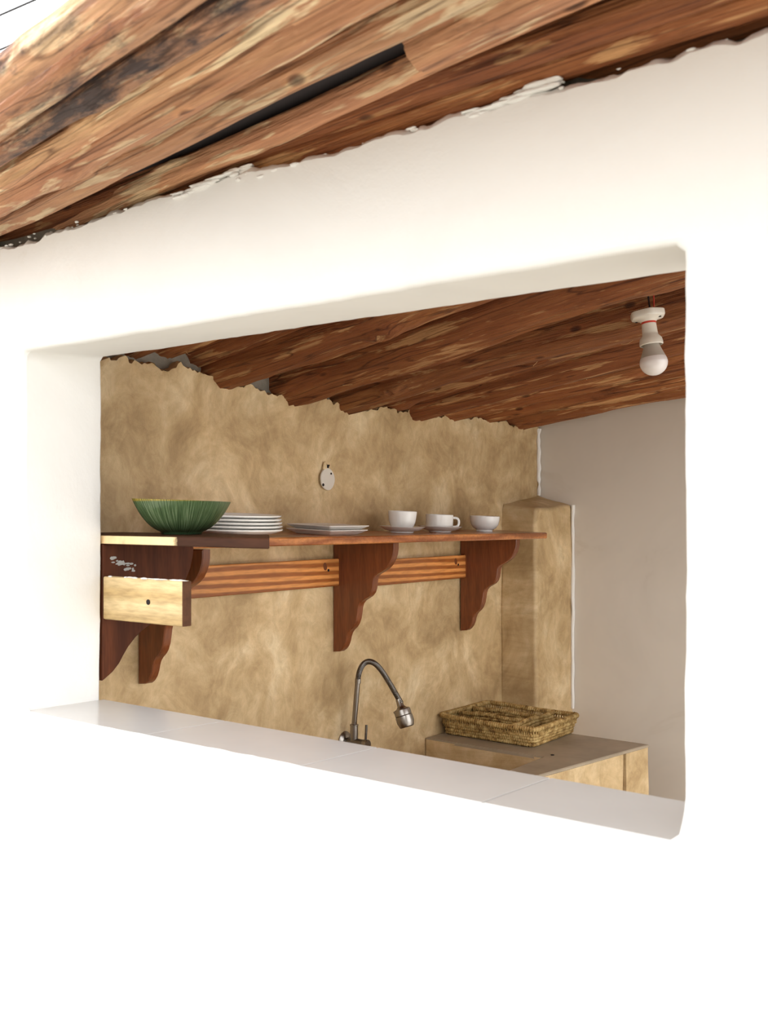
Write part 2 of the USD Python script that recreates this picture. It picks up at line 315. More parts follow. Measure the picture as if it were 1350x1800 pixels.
# ------------------------------------------------------------------ front wall with the hatch
YF, YI = 1.163, 1.366
def ring(x0, x1, z0, z1, seed, amp=.0025, step=.016, rc=.012):
    p = Polygon([(x0, z0), (x1, z0), (x1, z1), (x0, z1)]).buffer(-rc).buffer(rc, quad_segs=3)
    L = p.exterior.length; n = 260
    q = np.array([p.exterior.interpolate(i / n, normalized=True).coords[0] for i in range(n)])
    c = np.array([(x0 + x1) / 2, (z0 + z1) / 2]); d = q - c; d /= np.linalg.norm(d, axis=1, keepdims=True)
    o = (fbm(np.c_[q * 9, np.zeros(n)], 3, seed) - .5) * 2 * amp + (fbm(np.c_[q * 55, np.zeros(n)], 2, seed + 5) - .5) * amp * .9
    return q, o, d
def wall_with_hatch():
    layers = []
    zs, zt = EYE - .389, EYE + .317
    spec = [(YF, .016, 0.), (YF + .003, .008, 0.), (YF + .008, .002, 0.), (YF + .014, 0., .0), (YF + .0145, 0., .016)]
    for k in range(1, 9):
        spec.append((YF + .0145 + (YI - .008 - YF - .0145) * k / 8, 0., .016))
    spec += [(YI - .003, .004, .016), (YI, .010, .016)]
    for y, grow, drop in spec:
        t = (y - YF) / (YI - YF)
        q, o, d = ring(-1.787 - .010 * t, -.451 + .010 * t, zs - .007 * t - drop, zt + .015 * t, 3)
        low = np.clip((zs + .25 - q[:, 1]) / .25, 0, 1)
        q = q + d * (o + grow)[:, None]
        q[:, 0] -= low * .006 * t * (q[:, 0] < -1.7) - 0
        q[:, 0] -= .010 * np.clip((zs + .05 - q[:, 1]) / .05, 0, 1) * (q[:, 0] > -.6) * (1 - t)
        layers.append(np.c_[q[:, 0], np.full(len(q), y), q[:, 1]])
    n = len(layers[0]); V = np.vstack(layers); m = len(layers)
    i = np.arange(m - 1)[:, None]; j = np.arange(n)[None]
    A = i * n + j; B = i * n + (j + 1) % n; C = (i + 1) * n + (j + 1) % n; D = (i + 1) * n + j
    F = np.vstack([np.stack([A, C, B], -1).reshape(-1, 3), np.stack([A, D, C], -1).reshape(-1, 3)])
    # front face with a ragged plastered top edge, back face up to the deck
    xs = np.linspace(-2.7, .52, 600)
    top = EYE + .533 + (fbm(np.c_[xs * 5, xs * 0, xs * 0], 3, 11) - .5) * .030 + (fbm(np.c_[xs * 26, xs * 0, xs * 0], 4, 17) - .5) * .012
    def face(loop, outer, y, flip):
        poly = Polygon(outer, [loop])
        v, f = trimesh.creation.triangulate_polygon(poly, engine='earcut')
        f = f[:, ::-1] if flip else f
        return trimesh.Trimesh(np.c_[v[:, 0], np.full(len(v), y), v[:, 1]], f, process=False)
    outer_f = np.vstack([[(-2.7, -.1), (.52, -.1)], np.c_[xs[::-1], top[::-1]]])
    ff = face(layers[0][:, [0, 2]], outer_f, YF, False)
    fb = face(layers[-1][:, [0, 2]], [(-2.7, -.1), (.52, -.1), (.52, 2.60), (-2.05, 2.27), (-2.7, 2.27)], YI, True)
    # crumbly lip: the plaster edge turns back over the masonry
    us = xs; lip = grid(us, np.arange(5), lambda U, Vv: np.stack([U, YF + np.array([0, .006, .018, .04, .07])[Vv.astype(int)] + 0 * U,
        np.interp(U, xs, top) + np.array([0, .007, .010, .006, .0])[Vv.astype(int)] + (noise(np.stack([U * 70, Vv * 1.7, 0 * U], -1), 4) - .5) * .008 * (Vv > 0)], -1))
    core = place_ext(Polygon([(-2.7, EYE + .50), (.52, EYE + .50), (.52, 2.60), (-2.05, 2.27), (-2.7, 2.27)]), 0, YI - .001 - YF - .055); core.apply_transform(R(90, [1, 0, 0])); core.apply_translation([0, YI - .001, 0])
    side = cat(box(-2.7, -2.69, YF, YI, -.1, 2.2), box(.51, .52, YF, YI, -.1, 2.2))
    return cat(trimesh.Trimesh(V, F, process=False), ff, fb, lip, side), core
wf, wcore = wall_with_hatch()
wall_front = tag(obj('wall_front', wf, M_white, smooth=40), 'white plastered outer wall with a wide serving hatch cut through it', 'wall', kind='structure')
obj('wall_core', wcore, M_cement, wall_front, smooth=False)
# curled flakes and crumbs of plaster along the top edge of the wall
def crumb(x, y, z, s, seed):
    m = trimesh.creation.icosphere(2, 1.0); v = m.vertices
    v *= (1 + .7 * (fbm(v * 1.6 + seed * 7.3, 3, seed) - .5))[:, None]
    m.vertices = v * s + [x, y, z]; return m
cr = []
r2 = np.random.default_rng(5)
for k in range(110):
    x = r2.uniform(-2.1, -.25); h = r2.uniform(.0012, .0042)
    cr.append(crumb(x, YF + r2.uniform(-.001, .02), EYE + .536 + r2.uniform(-.008, .007), (h * r2.uniform(1, 2.6), h, h * r2.uniform(.5, 1.1)), k % 9))
for (xa_, xb_, za_, zb_, n_) in ((-1.33, -1.17, .540, .556, 60), (-.76, -.62, .538, .552, 55)):     # plaster smeared up against the poles
    for k in range(n_):
        t = r2.uniform(0, 1); h = r2.uniform(.003, .0065)
        cr.append(crumb(xa_ + (xb_ - xa_) * t, YF + r2.uniform(-.001, .012), EYE + za_ + (zb_ - za_) * t + r2.uniform(-.008, .002), (h * r2.uniform(2., 5.), h, h * r2.uniform(.4, .8)), k % 9))
tag(obj('plaster_crumbs', cat(*cr), M_white, wall_front), None, None, kind='stuff')

# sill tiles
win = thing('window_1', 'glassless serving hatch opening with a sill of pale grey tiles', 'window', kind='structure')
edges = [-1.800, -1.429, -1.061, -.733, -.438]
for k in range(4):
    x0, x1 = edges[k] + .0018, edges[k + 1] - .0018
    t = bbox(x0, x1, YF + .0135 + .001 * (k % 2), YI + .004, -.010, 0.0, .0004)
    sl = np.eye(4); sl[2, 1] = -.034; sl[2, 3] = EYE - .3885 + .034 * YF 
    t.apply_transform(sl); obj('sill_tile', t, M_sill, win, smooth=False)
gr = bbox(-1.802, -.436, YF + .0145, YI, -.014, -.0009, .001); sl = np.eye(4); sl[2, 1] = -.034; sl[2, 3] = EYE - .3885 + .034 * YF; gr.apply_transform(sl)
obj('grout_bed', gr, M_grout, win, smooth=False)

# ------------------------------------------------------------------ other walls, floor, ground
XL, YB = -2.05, 3.725
LOGY = [1.40, 1.688, 1.78, 1.818, 2.0, 2.239, 2.353, 2.523, 2.70, 2.874, 3.104, 3.347, 3.531, 3.75]
LOGZ = [2.055, 2.055, 2.055, 2.056, 2.037, 2.014, 2.021, 2.012, 2.018, 2.025, 2.036, 2.040, 2.028, 2.028]
def tan_top(y):
    return np.interp(y, LOGY, LOGZ) + .004 + (noise(np.c_[y * 16, y * 0, y * 0], 3) - .5) * .022 + (noise(np.c_[y * 55, y * 0, y * 0], 8) - .5) * .016 + (noise(np.c_[y * 160, y * 0, y * 0], 9) - .5) * .008
ys = np.linspace(YI - .01, YB + .002, 300); ts = np.linspace(0, 1, 150)
def tanface(U, V):
    top = tan_top(U.ravel()).reshape(U.shape); z = -.02 + (top + .02) * V
    p = np.stack([U * 2.2, 0 * U, z * 2.2], -1)
    d = (fbm(p, 3, 21) - .5) * .012 + (fbm(p * 6, 3, 22) - .5) * .003
    lip = np.clip((z - top + .05) / .05, 0, 1)
    d = d + lip * (.004 + .012 * (noise(np.stack([U * 60, 0 * U, z * 60], -1), 5) - .3))
    return np.stack([XL + d, U, z], -1)
wl = grid(ys, ts, tanface)
lipt = grid(ys, np.arange(4), lambda U, V: np.stack([XL - np.array([0, .012, .03, .06])[V.astype(int)] + .006, U, tan_top(U.ravel()).reshape(U.shape) + np.array([0, .004, .002, -.01])[V.astype(int)]], -1))
wall_left = tag(obj('wall_left', cat(wl, lipt), M_tan, smooth=45), 'mottled tan plastered end wall behind the long shelf', 'wall', kind='structure')
obj('wall_core', box(XL - .25, XL - .025, YF, YB + .2, -.1, 2.27), M_cement, wall_left, smooth=False)
def backface(U, V):
    d = (fbm(np.stack([U * 2, V * 2, 0 * U], -1), 3, 31) - .5) * .008
    return np.stack([U, YB - d, V], -1)
wall_back = tag(obj('wall_back', grid(np.linspace(XL - .02, .55, 120)[::-1], np.linspace(-.02, 2.7, 90), backface), M_white_in, smooth=True), 'plain off-white painted wall at the far end of the room', 'wall', kind='structure')
obj('wall_core', box(XL - .02, .55, YB + .012, YB + .2, -.1, 2.85), M_cement, wall_back, smooth=False)
zz = np.linspace(1.755, 2.028, 46)
bead = np.stack([XL + .006 + .005 * (noise(np.c_[zz * 30, zz * 0, zz * 0], 2)), np.full(46, YB - .012), zz], -1)
obj('paint_edge', sweep(bead, .0035 + .006 * noise(np.c_[zz * 45, zz * 0, zz * 0], 6), 8), M_paint, wall_back)
wr = cat(box(.35, .50, YI - .1, YI + .12, -.05, 2.62), box(.35, .50, YB - .12, YB + .15, -.05, 2.62), box(.35, .50, YI + .1, YB - .1, 2.35, 2.62))
tag(obj('wall_right', wr, M_white, smooth=False), 'white end wall with a wide doorway to the yard, out of the frame', 'wall', kind='structure')
tag(obj('floor', box(XL, .50, YF, YB + .1, -.06, 0.0), M_floor, smooth=False), 'bare cement kitchen floor', 'floor', kind='structure')
g = trimesh.creation.cylinder(60, .2, sections=64); g.apply_translation([0, 0, -.17])
tag(obj('ground', g, M_ground, smooth=False), 'pale sandy yard outside the house', 'ground', kind='structure')

tag(obj('terrace', box(.52, 9.0, .6, 9.0, -.12, -.03), M_bounce_slab, smooth=False), 'unseen white slab added outside the kitchen doorway to bounce sunlight into the room', 'terrace', kind='structure')  # added out of view: white reflector throwing sun through the doorway

# masonry stub in the corner
def stub():
    xs_, ys_ = (XL - .01, -1.897), (3.432, YB + .01)
    r = .016; pts = []
    ztop = {(0, 0): .040, (1, 0): .022, (0, 1): .072, (1, 1): .036}
    for i in (0, 1):
        for j in (0, 1):
            for z in (0.0, EYE + ztop[i, j] - r):
                s = trimesh.creation.icosphere(2, r); s.apply_translation([xs_[i] + (r if i == 0 else -r), ys_[j] + (r if j == 0 else -r), z]); pts.append(s.vertices)
    m = trimesh.convex.convex_hull(np.vstack(pts))
    m = m.subdivide_to_size(.03); v = np.array(m.vertices)
    v[:, :2] += ((fbm(v * 7, 3, 3) - .5) * .012)[:, None]; v[:, 2] += (fbm(v * 9 + 5, 3, 4) - .5) * .012
    return trimesh.Trimesh(v, m.faces)
pil = tag(obj('masonry_stub', stub(), M_tan, smooth=50), 'waist-thick tan plastered masonry stub in the far corner behind the shelf end', 'pillar', kind='structure')
zz = np.linspace(.9, EYE + .035, 60)
obj('paint_edge', sweep(np.stack([np.full(60, -1.893) + .004 * noise(np.c_[zz * 14, zz * 0, zz * 0], 3), np.full(60, YB - .006), zz], -1), .005 + .003 * noise(np.c_[zz * 20, zz * 0, zz * 0], 4), 8), M_paint, pil)

# ------------------------------------------------------------------ roof poles
def log_mesh(L, r0, r1, seed, knots=7, flat=.10):
    n = max(int(L / .015), 20); k = 44
    s = np.linspace(0, L, n); th = np.arange(k) / k * 2 * np.pi
    S, H = np.meshgrid(s, th, indexing='ij'); c, d = np.cos(H), np.sin(H)
    r = (r0 + (r1 - r0) * S / L)
    o = seed * 3.17
    w = 1 + flat * 2 * (fbm(np.stack([S * 2.2 + o, c * .9 + 3, d * .9 + o], -1), 3, seed) - .5)
    ridge = np.abs(fbm(np.stack([S * 1.3 + o, c * 2.6, d * 2.6], -1), 3, seed + 40) - .5) * 2
    w = w + .15 * (fbm(np.stack([S * 7 + o, c * 5, d * 5 + o], -1), 2, seed + 21) - .5) + .30 * (ridge - .25) + .05 * (fbm(np.stack([S * 26, c * 5, d * 5], -1), 2, seed + 9) - .5)
    rg = np.random.default_rng(seed)
    for _ in range(int(knots * L / 3)):
        sk, hk, am, wd = rg.uniform(0, L), rg.uniform(0, 2 * np.pi), rg.uniform(.10, .38), rg.uniform(.018, .045)
        dh = np.angle(np.exp(1j * (H - hk))) * r0
        w = w + am * np.exp(-((S - sk) / (wd * 1.5)) ** 2 - (dh / (wd * .7)) ** 2)
        w = w - am * .8 * np.exp(-((S - sk) / (wd * .35)) ** 2 - (dh / (wd * .28)) ** 2)
    for _ in range(6):                            # drying cracks running along the grain
        h0, s0, ln, dp, wd = rg.uniform(0, 2 * np.pi), rg.uniform(-.2, L), rg.uniform(.3, 1.1), rg.uniform(.05, .13), rg.uniform(.10, .2)
        dh = np.angle(np.exp(1j * (H - h0 - .5 * np.sin(S * 1.7 + h0)))); w = w - dp * np.exp(-(dh / wd) ** 2) * np.clip(1 - ((S - s0 - ln / 2) / ln * 2) ** 2, 0, 1)
    r = r * w
    cy = r0 * 1.0 * (fbm(np.stack([s * 1.1 + o, s * 0, s * 0], -1), 2, seed + 3) - .5); cz = r0 * .8 * (fbm(np.stack([s * 1.1 + o, s * 0 + 9, s * 0], -1), 2, seed + 4) - .5)
    V = np.stack([S, r * c + cy[:, None], r * d + cz[:, None]], -1).reshape(-1, 3)
    i = np.arange(n - 1)[:, None]; j = np.arange(k)[None]
    A = i * k + j; B = i * k + (j + 1) % k; C = (i + 1) * k + (j + 1) % k; D = (i + 1) * k + j
    F = np.vstack([np.stack([A, B, C], -1).reshape(-1, 3), np.stack([A, C, D], -1).reshape(-1, 3)])
    V = np.vstack([V, [[-.004, cy[0], cz[0]], [L + .004, cy[-1], cz[-1]]]]); q = np.arange(k); e = (n - 1) * k
    F = np.vstack([F, np.stack([np.full(k, len(V) - 2), (q + 1) % k, q], -1), np.stack([np.full(k, len(V) - 1), e + q, e + (q + 1) % k], -1)])
    m = trimesh.Trimesh(V, F, process=False)
    if m.volume < 0: m.invert()
    return m
def log_between(p0, p1, r0, r1, seed, m, parent, roll=0.):
    p0, p1 = np.array(p0, float), np.array(p1, float); d = p1 - p0; L = np.linalg.norm(d); x = d / L
    y = np.cross([0, 0, 1.], x); y /= np.linalg.norm(y); z = np.cross(x, y)
    M = np.eye(4); M[:3, 0], M[:3, 1], M[:3, 2], M[:3, 3] = x, y, z, p0
    return obj('log', log_mesh(L, r0, r1, seed), m, parent, M @ R(roll, [1, 0, 0]), smooth=55)
eye = np.array([0, 0, EYE])
def lift(P, r):                               # from the underside line one sees to the axis of the pole
    v = P - eye; v /= np.linalg.norm(v); n = np.array([0, 0, 1.]) - v[2] * v; return P + r * n / np.linalg.norm(n)
ceiling = thing('ceiling', 'low sloping ceiling of peeled reddish-brown poles laid side by side', 'ceiling', kind='structure')
# (y, z) of the underside where the pole enters the tan wall; slope k (towards the hatch) and rise b per metre; radius
inner = [
    (1.44, 2.066, 0.03, 0.15, 0.06), (1.565, 2.085, 0.03, 0.15, 0.058),
    (1.685, 2.055, 0.01, 0.15, 0.058), (1.785, 2.100, 0.03, 0.15, 0.048), (1.885, 2.088, 0.03, 0.15, 0.05),
    (2, 2.034, 0.02, 0.14, 0.068), (2.12, 2.110, 0.02, 0.145, 0.053), (2.239, 2.008, 0.03, 0.145, 0.074),
    (2.345, 2.074, 0.01, 0.142, 0.048), (2.435, 2.086, 0, 0.142, 0.045), (2.53, 2.003, -0.02, 0.14, 0.066), (2.645, 2.084, -0.02, 0.14, 0.054), (2.755, 2.044, -0.01, 0.14, 0.053), (2.874, 2.012, -0.02, 0.14, 0.068),
    (2.99, 2.092, -0.04, 0.14, 0.053), (3.104, 2.022, -0.05, 0.13, 0.066), (3.22, 2.096, -0.05, 0.13, 0.054), (3.34, 2.026, -0.05, 0.125, 0.066), (3.45, 2.096, -0.06, 0.12, 0.048), (3.565, 2.026, -0.03, 0.118, 0.066), (3.69, 2.078, 0, 0.12, 0.055)]
for i, (y, z, k, b, r) in enumerate(inner):
    A = np.array([XL, y, z]); d = np.array([1, -k, b])
    mid = A + d * .75
    off = lift(mid, r) - mid
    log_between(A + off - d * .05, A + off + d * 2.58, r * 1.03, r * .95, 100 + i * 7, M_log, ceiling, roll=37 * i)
def fibres(lines, n, seed, r0=.0007):
    rg = np.random.default_rng(seed); out = []
    for _ in range(n):
        a_, b_ = lines[rg.integers(len(lines))]; t = rg.uniform(.05, .75); p = a_ + (b_ - a_) * t; L = rg.uniform(.02, .07); d = (b_ - a_) / np.linalg.norm(b_ - a_)
        side = rg.normal(0, 1, 3) * .35; w = np.linspace(0, 1, 9)[:, None]
        out.append(sweep(p + (d + side) * L * w + np.array([0, 0, -1.]) * (.07 * L * np.sin(w * 3.0) - .002) + rg.normal(0, .012, 3) * [1, 1, 0], rg.uniform(.5, 1.3) * r0, 5))
    return cat(*out)
M_fibre = simple('bark_fibre', (.62, .40, .20), .8)
tag(obj('bark_fibres', fibres([(np.array([XL, y, z]), np.array([XL + 2.4, y - k * 2.4, z + b * 2.4])) for (y, z, k, b, r) in inner if r > .057], 46, 12), M_fibre, ceiling), kind='stuff')
dk = box(XL - .25, .58, YI - .02, YB + .2, 0, .12); sh = np.eye(4); sh[2, 0] = .14; sh[2, 3] = 2.21 + .14 * 2.05; dk.apply_transform(sh)
obj('deck', dk, M_deck, ceiling, smooth=False)

eave = thing('roof_overhang', 'eave of rough peeled poles jutting out above the white wall', 'roof', kind='structure')
Z0 = EYE + .55
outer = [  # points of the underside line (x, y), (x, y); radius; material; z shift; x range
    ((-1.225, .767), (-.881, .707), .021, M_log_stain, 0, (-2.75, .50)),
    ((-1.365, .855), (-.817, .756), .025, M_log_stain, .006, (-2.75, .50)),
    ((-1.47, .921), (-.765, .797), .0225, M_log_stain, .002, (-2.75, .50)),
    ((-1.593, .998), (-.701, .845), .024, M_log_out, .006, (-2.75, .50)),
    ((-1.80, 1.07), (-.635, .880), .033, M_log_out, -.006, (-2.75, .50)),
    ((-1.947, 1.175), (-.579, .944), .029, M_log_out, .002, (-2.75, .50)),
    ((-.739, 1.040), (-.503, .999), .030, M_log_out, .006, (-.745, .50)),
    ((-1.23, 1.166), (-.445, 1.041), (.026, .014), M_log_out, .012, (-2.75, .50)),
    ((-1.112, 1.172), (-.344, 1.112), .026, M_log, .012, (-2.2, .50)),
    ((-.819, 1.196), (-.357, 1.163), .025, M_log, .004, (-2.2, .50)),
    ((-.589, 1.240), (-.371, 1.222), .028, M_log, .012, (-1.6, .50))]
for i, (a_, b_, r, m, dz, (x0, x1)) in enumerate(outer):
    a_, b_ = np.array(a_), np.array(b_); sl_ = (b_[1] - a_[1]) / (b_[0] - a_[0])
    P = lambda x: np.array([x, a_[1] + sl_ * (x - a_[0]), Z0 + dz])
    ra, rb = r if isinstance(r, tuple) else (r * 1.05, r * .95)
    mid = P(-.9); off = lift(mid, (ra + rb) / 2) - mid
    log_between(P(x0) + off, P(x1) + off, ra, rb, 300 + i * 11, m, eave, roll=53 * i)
dk = Polygon([(-2.80, 1.13), (.53, .57), (.53, 1.30), (-2.80, 1.30)])
obj('deck', place_ext(dk, Z0 + .055, Z0 + .072), M_deck, eave, smooth=False)

# ------------------------------------------------------------------ shelves
pc = np.array([(0, -0.085),(0.235, -0.085),(0.235, -0.1039),(0.2325, -0.1195),(0.2259, -0.1365),(0.2151, -0.1523),(0.2017, -0.1642),(0.1845, -0.1743),(0.1716, -0.1802),(0.163, -0.1867),(0.1585, -0.1964),(0.1567, -0.2101),(0.1549, -0.2239),(0.1495, -0.2378),(0.1398, -0.2485),(0.1252, -0.2568),(0.1132, -0.2636),(0.1046, -0.273),(0.1002, -0.285),(0.0974, -0.3025),(0.0938, -0.32),(0.0874, -0.3356),(0.0784, -0.3473),(0.0672, -0.3564),(0.0602, -0.3653),(0.0556, -0.3767),(0.052, -0.3909),(0.0456, -0.4054),(0.0365, -0.4166),(0.0256, -0.4238),(0, -0.427)])
def bracket_mesh(outline=pc, th=.026):
    m = bevel_prism(Polygon(outline), 0, th, .0025)
    m.apply_transform(R(90, [1, 0, 0])); m.apply_translation([0, th, 0]); return m          # d along +x, thickness along +y
def zs_(x, y): return EYE - .061 - .0056 * (y - 1.9) + .038 * (-1.80 - x)                    # top of the sagging long shelf
shelf = thing('wall_shelf', 'long reddish varnished plank shelf on scrolled brackets against the tan wall', 'shelf')
bd = bbox(XL + .004, -1.80, 1.618, 3.335, -.022, 0, .003).subdivide_to_size(.2); v = np.array(bd.vertices); v[:, 2] += zs_(v[:, 0], v[:, 1]); bd = trimesh.Trimesh(v, bd.faces)
obj('shelf_board', bd, M_shelf, shelf, smooth=20)
for y in (1.665, 2.42, 3.137):
    obj('bracket', bracket_mesh(), M_brk, shelf, T(XL + .002, y, EYE), smooth=25)
for y0, y1, za, zb in ((1.692, 2.419, -.138, -.222), (2.447, 3.136, -.150, -.233)):
    m = bbox(0, .022, 0, y1 - y0, 0, za - zb, .002)
    rl = obj('rail', m, M_rail, shelf, T(XL + .004, y0, EYE + zb), smooth=20)
    for (py, pz, rk) in (((y1 - y0) - .065, .062, .010), (.045, .030, .006)):
        kn_ = lathe([(0, .0004), (rk, .0004), (rk, 0)], 20, lambda th, r, z: 1 + .2 * np.sin(2 * th + 1)); kn_.apply_transform(R(90, [0, 1, 0])); kn_.apply_translation([.022, py, pz]); obj('knot', kn_, M_knot, rl)
    for (py, pz) in ((.05, .03), (y1 - y0 - .05, .05)):
        s = trimesh.creation.cylinder(.004, .002, sections=12); s.apply_transform(R(90, [0, 1, 0])); s.apply_translation([.0225, py, pz]); obj('screw_hole', s, M_hole, rl)
shelf2 = thing('wall_shelf', 'dark varnished shelf end with bare wood edge jutting past the left side of the hatch', 'shelf')
ZN = EYE - .0455
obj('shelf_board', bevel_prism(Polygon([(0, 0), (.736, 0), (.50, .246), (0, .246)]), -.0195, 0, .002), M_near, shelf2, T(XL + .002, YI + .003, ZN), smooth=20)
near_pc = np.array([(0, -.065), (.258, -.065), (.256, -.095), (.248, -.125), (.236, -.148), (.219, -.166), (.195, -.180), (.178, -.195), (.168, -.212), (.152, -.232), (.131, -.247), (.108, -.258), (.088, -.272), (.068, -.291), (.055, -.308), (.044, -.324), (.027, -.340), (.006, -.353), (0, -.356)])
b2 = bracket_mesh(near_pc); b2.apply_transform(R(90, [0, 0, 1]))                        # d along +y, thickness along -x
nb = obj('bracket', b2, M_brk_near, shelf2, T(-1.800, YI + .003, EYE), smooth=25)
sm = [crumb(.0004, .028 + .05 * t + r2.uniform(-.008, .008), -.098 - .022 * t + r2.uniform(-.008, .008), (.0007, r2.uniform(.002, .008), r2.uniform(.0015, .004)), k % 7) for k, t in enumerate(np.linspace(0, 1, 22))]
tag(obj('plaster_smear', cat(*sm), M_grout, nb), kind='stuff')
rl = obj('rail', bbox(0, .248, 0, .021, 0, .091, .002), M_raw, shelf2, T(-1.798, YI + .003, EYE - .2245), smooth=20)
tag(rl, 'bare pale pine rail with a nail hole')
obj('end_face', bbox(.2482, .2505, .0005, .0215, .0005, .0905, .0008), M_rail_end, rl, smooth=20)
s = trimesh.creation.cylinder(.0055, .002, sections=16); s.apply_transform(R(90, [1, 0, 0])); s.apply_translation([.146, -.0004, .044]); obj('nail_hole', s, M_hole, rl)
sm = [crumb(r2.uniform(.01, .245), r2.uniform(-.001, .006), .0915, (r2.uniform(.002, .018), .003, r2.uniform(.0006, .0022)), k % 7) for k in range(20)]
tag(obj('plaster_smear', cat(*sm), M_smear, rl), kind='stuff')

# ------------------------------------------------------------------ crockery
def plate_round(r=.130, h=.020):
    p = [(0, .003), (.070, .003), (.074, 0), (.080, 0), (.082, .004), (r - .020, .0085), (r - .007, h - .0065), (r - .001, h - .0045), (r, h - .003), (r, h - .0008), (r - .0012, h), (r - .004, h - .0002), (r - .012, .0125), (r - .022, .0105), (.085, .0075), (0, .0068)]
    return lathe(p, 72)
def sit(x, y, dz=0.0, rz=0.): return T(x, y, zs_(x, y) + dz) @ R(2.18, [0, 1, 0]) @ R(rz, [0, 0, 1])
names = ['bottom plate of the five-high stack of white round plates behind the green bowl', 'second plate from the bottom in the stack of white round plates', 'middle plate of the five stacked white round plates beside the green bowl',
         'second plate from the top in the stack of white round plates', 'topmost white round plate of the stack behind the green bowl']
for k in range(5):
    obj_ = tag(obj('dinner_plate', plate_round(.131 - .001 * k), M_ceramic, None, sit(-1.913, 1.857, .0006 + .0088 * k, 20 * k) , smooth=40), names[k], 'plate', 'stacked round dinner plates')
def plate_square(a=.085, h=.015):
    def sq(w, z, rc=.006):
        q = np.array(Polygon([(-w, -w), (w, -w), (w, w), (-w, w)]).buffer(-rc).buffer(rc, quad_segs=3).exterior.coords)[:-1]
        return np.c_[q, np.full(len(q), z)]
    L = [sq(.001, 0, .0003), sq(a - .022, 0), sq(a - .020, .001), sq(a, h - .002), sq(a, h), sq(a - .003, h), sq(a - .021, .005), sq(.001, .0045, .0003)]
    n = min(len(l) for l in L); V = np.vstack([l[:n] for l in L]); F = []
    for i in range(len(L) - 1):
        for j in range(n):
            A, B, C, D = i * n + j, i * n + (j + 1) % n, (i + 1) * n + (j + 1) % n, (i + 1) * n + j; F += [[A, B, C], [A, C, D]]
    m = trimesh.Trimesh(V, F, process=False)
    if m.volume < 0: m.invert()
    return m
tag(obj('square_plate', plate_square(), M_square, None, sit(-1.912, 2.232, .0006, 1.0), smooth=25), 'lower of the two square white plates on the long shelf', 'plate', 'square plates')
tag(obj('square_plate', plate_square(), M_square, None, sit(-1.910, 2.234, .0130, -1.5), smooth=25), 'upper square white plate lying in another on the long shelf', 'plate', 'square plates')
def saucer(): return lathe([(0, .003), (.030, .003), (.032, 0), (.036, 0), (.038, .004), (.055, .008), (.0725, .0185), (.073, .0198), (.071, .0200), (.052, .0115), (.030, .0070), (0, .0066)], 64)
s1 = (-1.925, 2.612); s2 = (-1.925, 2.826)
tag(obj('saucer', saucer(), M_square, None, sit(*s1, .0006), smooth=40), 'white saucer under the rounded cup, beside the square plates', 'saucer', 'saucers on the long shelf')
tag(obj('saucer', saucer(), M_square, None, sit(*s2, .0006), smooth=40), 'white saucer under the straight-sided cup, nearer the small bowl', 'saucer', 'saucers on the long shelf')
def handle(r, z0, z1, out):
    t = np.linspace(-.5 * np.pi, .5 * np.pi, 17); zm, hz = (z0 + z1) / 2, (z1 - z0) / 2
    p = np.stack([r + out * np.sign(np.cos(t)) * np.abs(np.cos(t)) ** .55, 0 * t, zm + hz * np.sign(np.sin(t)) * np.abs(np.sin(t)) ** .8], -1)
    return sweep(p, .0042, 10)
cup1 = thing('coffee_cup', 'larger rounded white cup on a saucer beside the square plates', 'cup', sit(s1[0], s1[1], .0074, 158))
obj('cup_body', lathe([(0, .003), (.022, .003), (.024, 0), (.027, 0), (.029, .004), (.037, .014), (.0425, .030), (.0450, .050), (.0457, .060), (.0450, .0612), (.0440, .060), (.0410, .032), (.034, .014), (.022, .007), (0, .006)], 64), M_ceramic, cup1, smooth=45)
obj('handle', handle(.0425, .018, .050, .020), M_ceramic, cup1)
cup2 = thing('coffee_cup', 'low straight-sided white cup with its handle to the right, on a saucer', 'cup', sit(s2[0] + .004, s2[1] - .012, .0074, 37))
obj('cup_body', lathe([(0, .003), (.030, .003), (.032, 0), (.035, 0), (.038, .003), (.0445, .010), (.0460, .018), (.0460, .0505), (.0454, .0515), (.0442, .0505), (.0435, .018), (.039, .009), (0, .007)], 64), M_ceramic, cup2, smooth=45)
obj('handle', handle(.0450, .012, .042, .020), M_ceramic, cup2)
tag(obj('small_bowl', lathe([(0, .005), (.023, .005), (.024, 0), (.029, 0), (.030, .006), (.040, .012), (.0485, .024), (.0520, .040), (.0530, .0530), (.0522, .0540), (.0510, .053), (.0498, .040), (.046, .025), (.038, .014), (.02, .009), (0, .0085)], 64), M_ceramic, None, sit(-1.925, 3.105, .0006), smooth=45), 'small plain white bowl at the far end of the long shelf', 'bowl')
# green bowl: fine vertical ribs, rim a little out of true
bp = [(0, .004), (.040, .004), (.042, 0), (.0435, 0), (.0445, .005), (.056, .010), (.070, .020), (.082, .033), (.092, .047), (.100, .061), (.1062, .0738), (.1058, .0745), (.1040, .0742), (.098, .061), (.088, .045), (.076, .030), (.060, .0165), (.04, .010), (0, .009)]
bowl = lathe(chaikin(bp, 1), 560, lambda th, r, z: 1 + .0035 * (np.sign(np.sin(th * 96 + .7 * np.sin(th * 13))) * np.abs(np.sin(th * 96 + .7 * np.sin(th * 13))) ** .6) * (r > .05))
v = np.array(bowl.vertices); v[:, 2] -= .035 * (v[:, 0] * .794 + v[:, 1] * .607) * np.clip(v[:, 2] / .074, 0, 1); bowl = trimesh.Trimesh(v, bowl.faces, process=False)
tag(obj('serving_bowl', bowl, M_bowl, None, T(-1.714, 1.5125, ZN + .0006), smooth=45), 'large dark green ribbed bowl with a brown rim on the near shelf end', 'bowl')

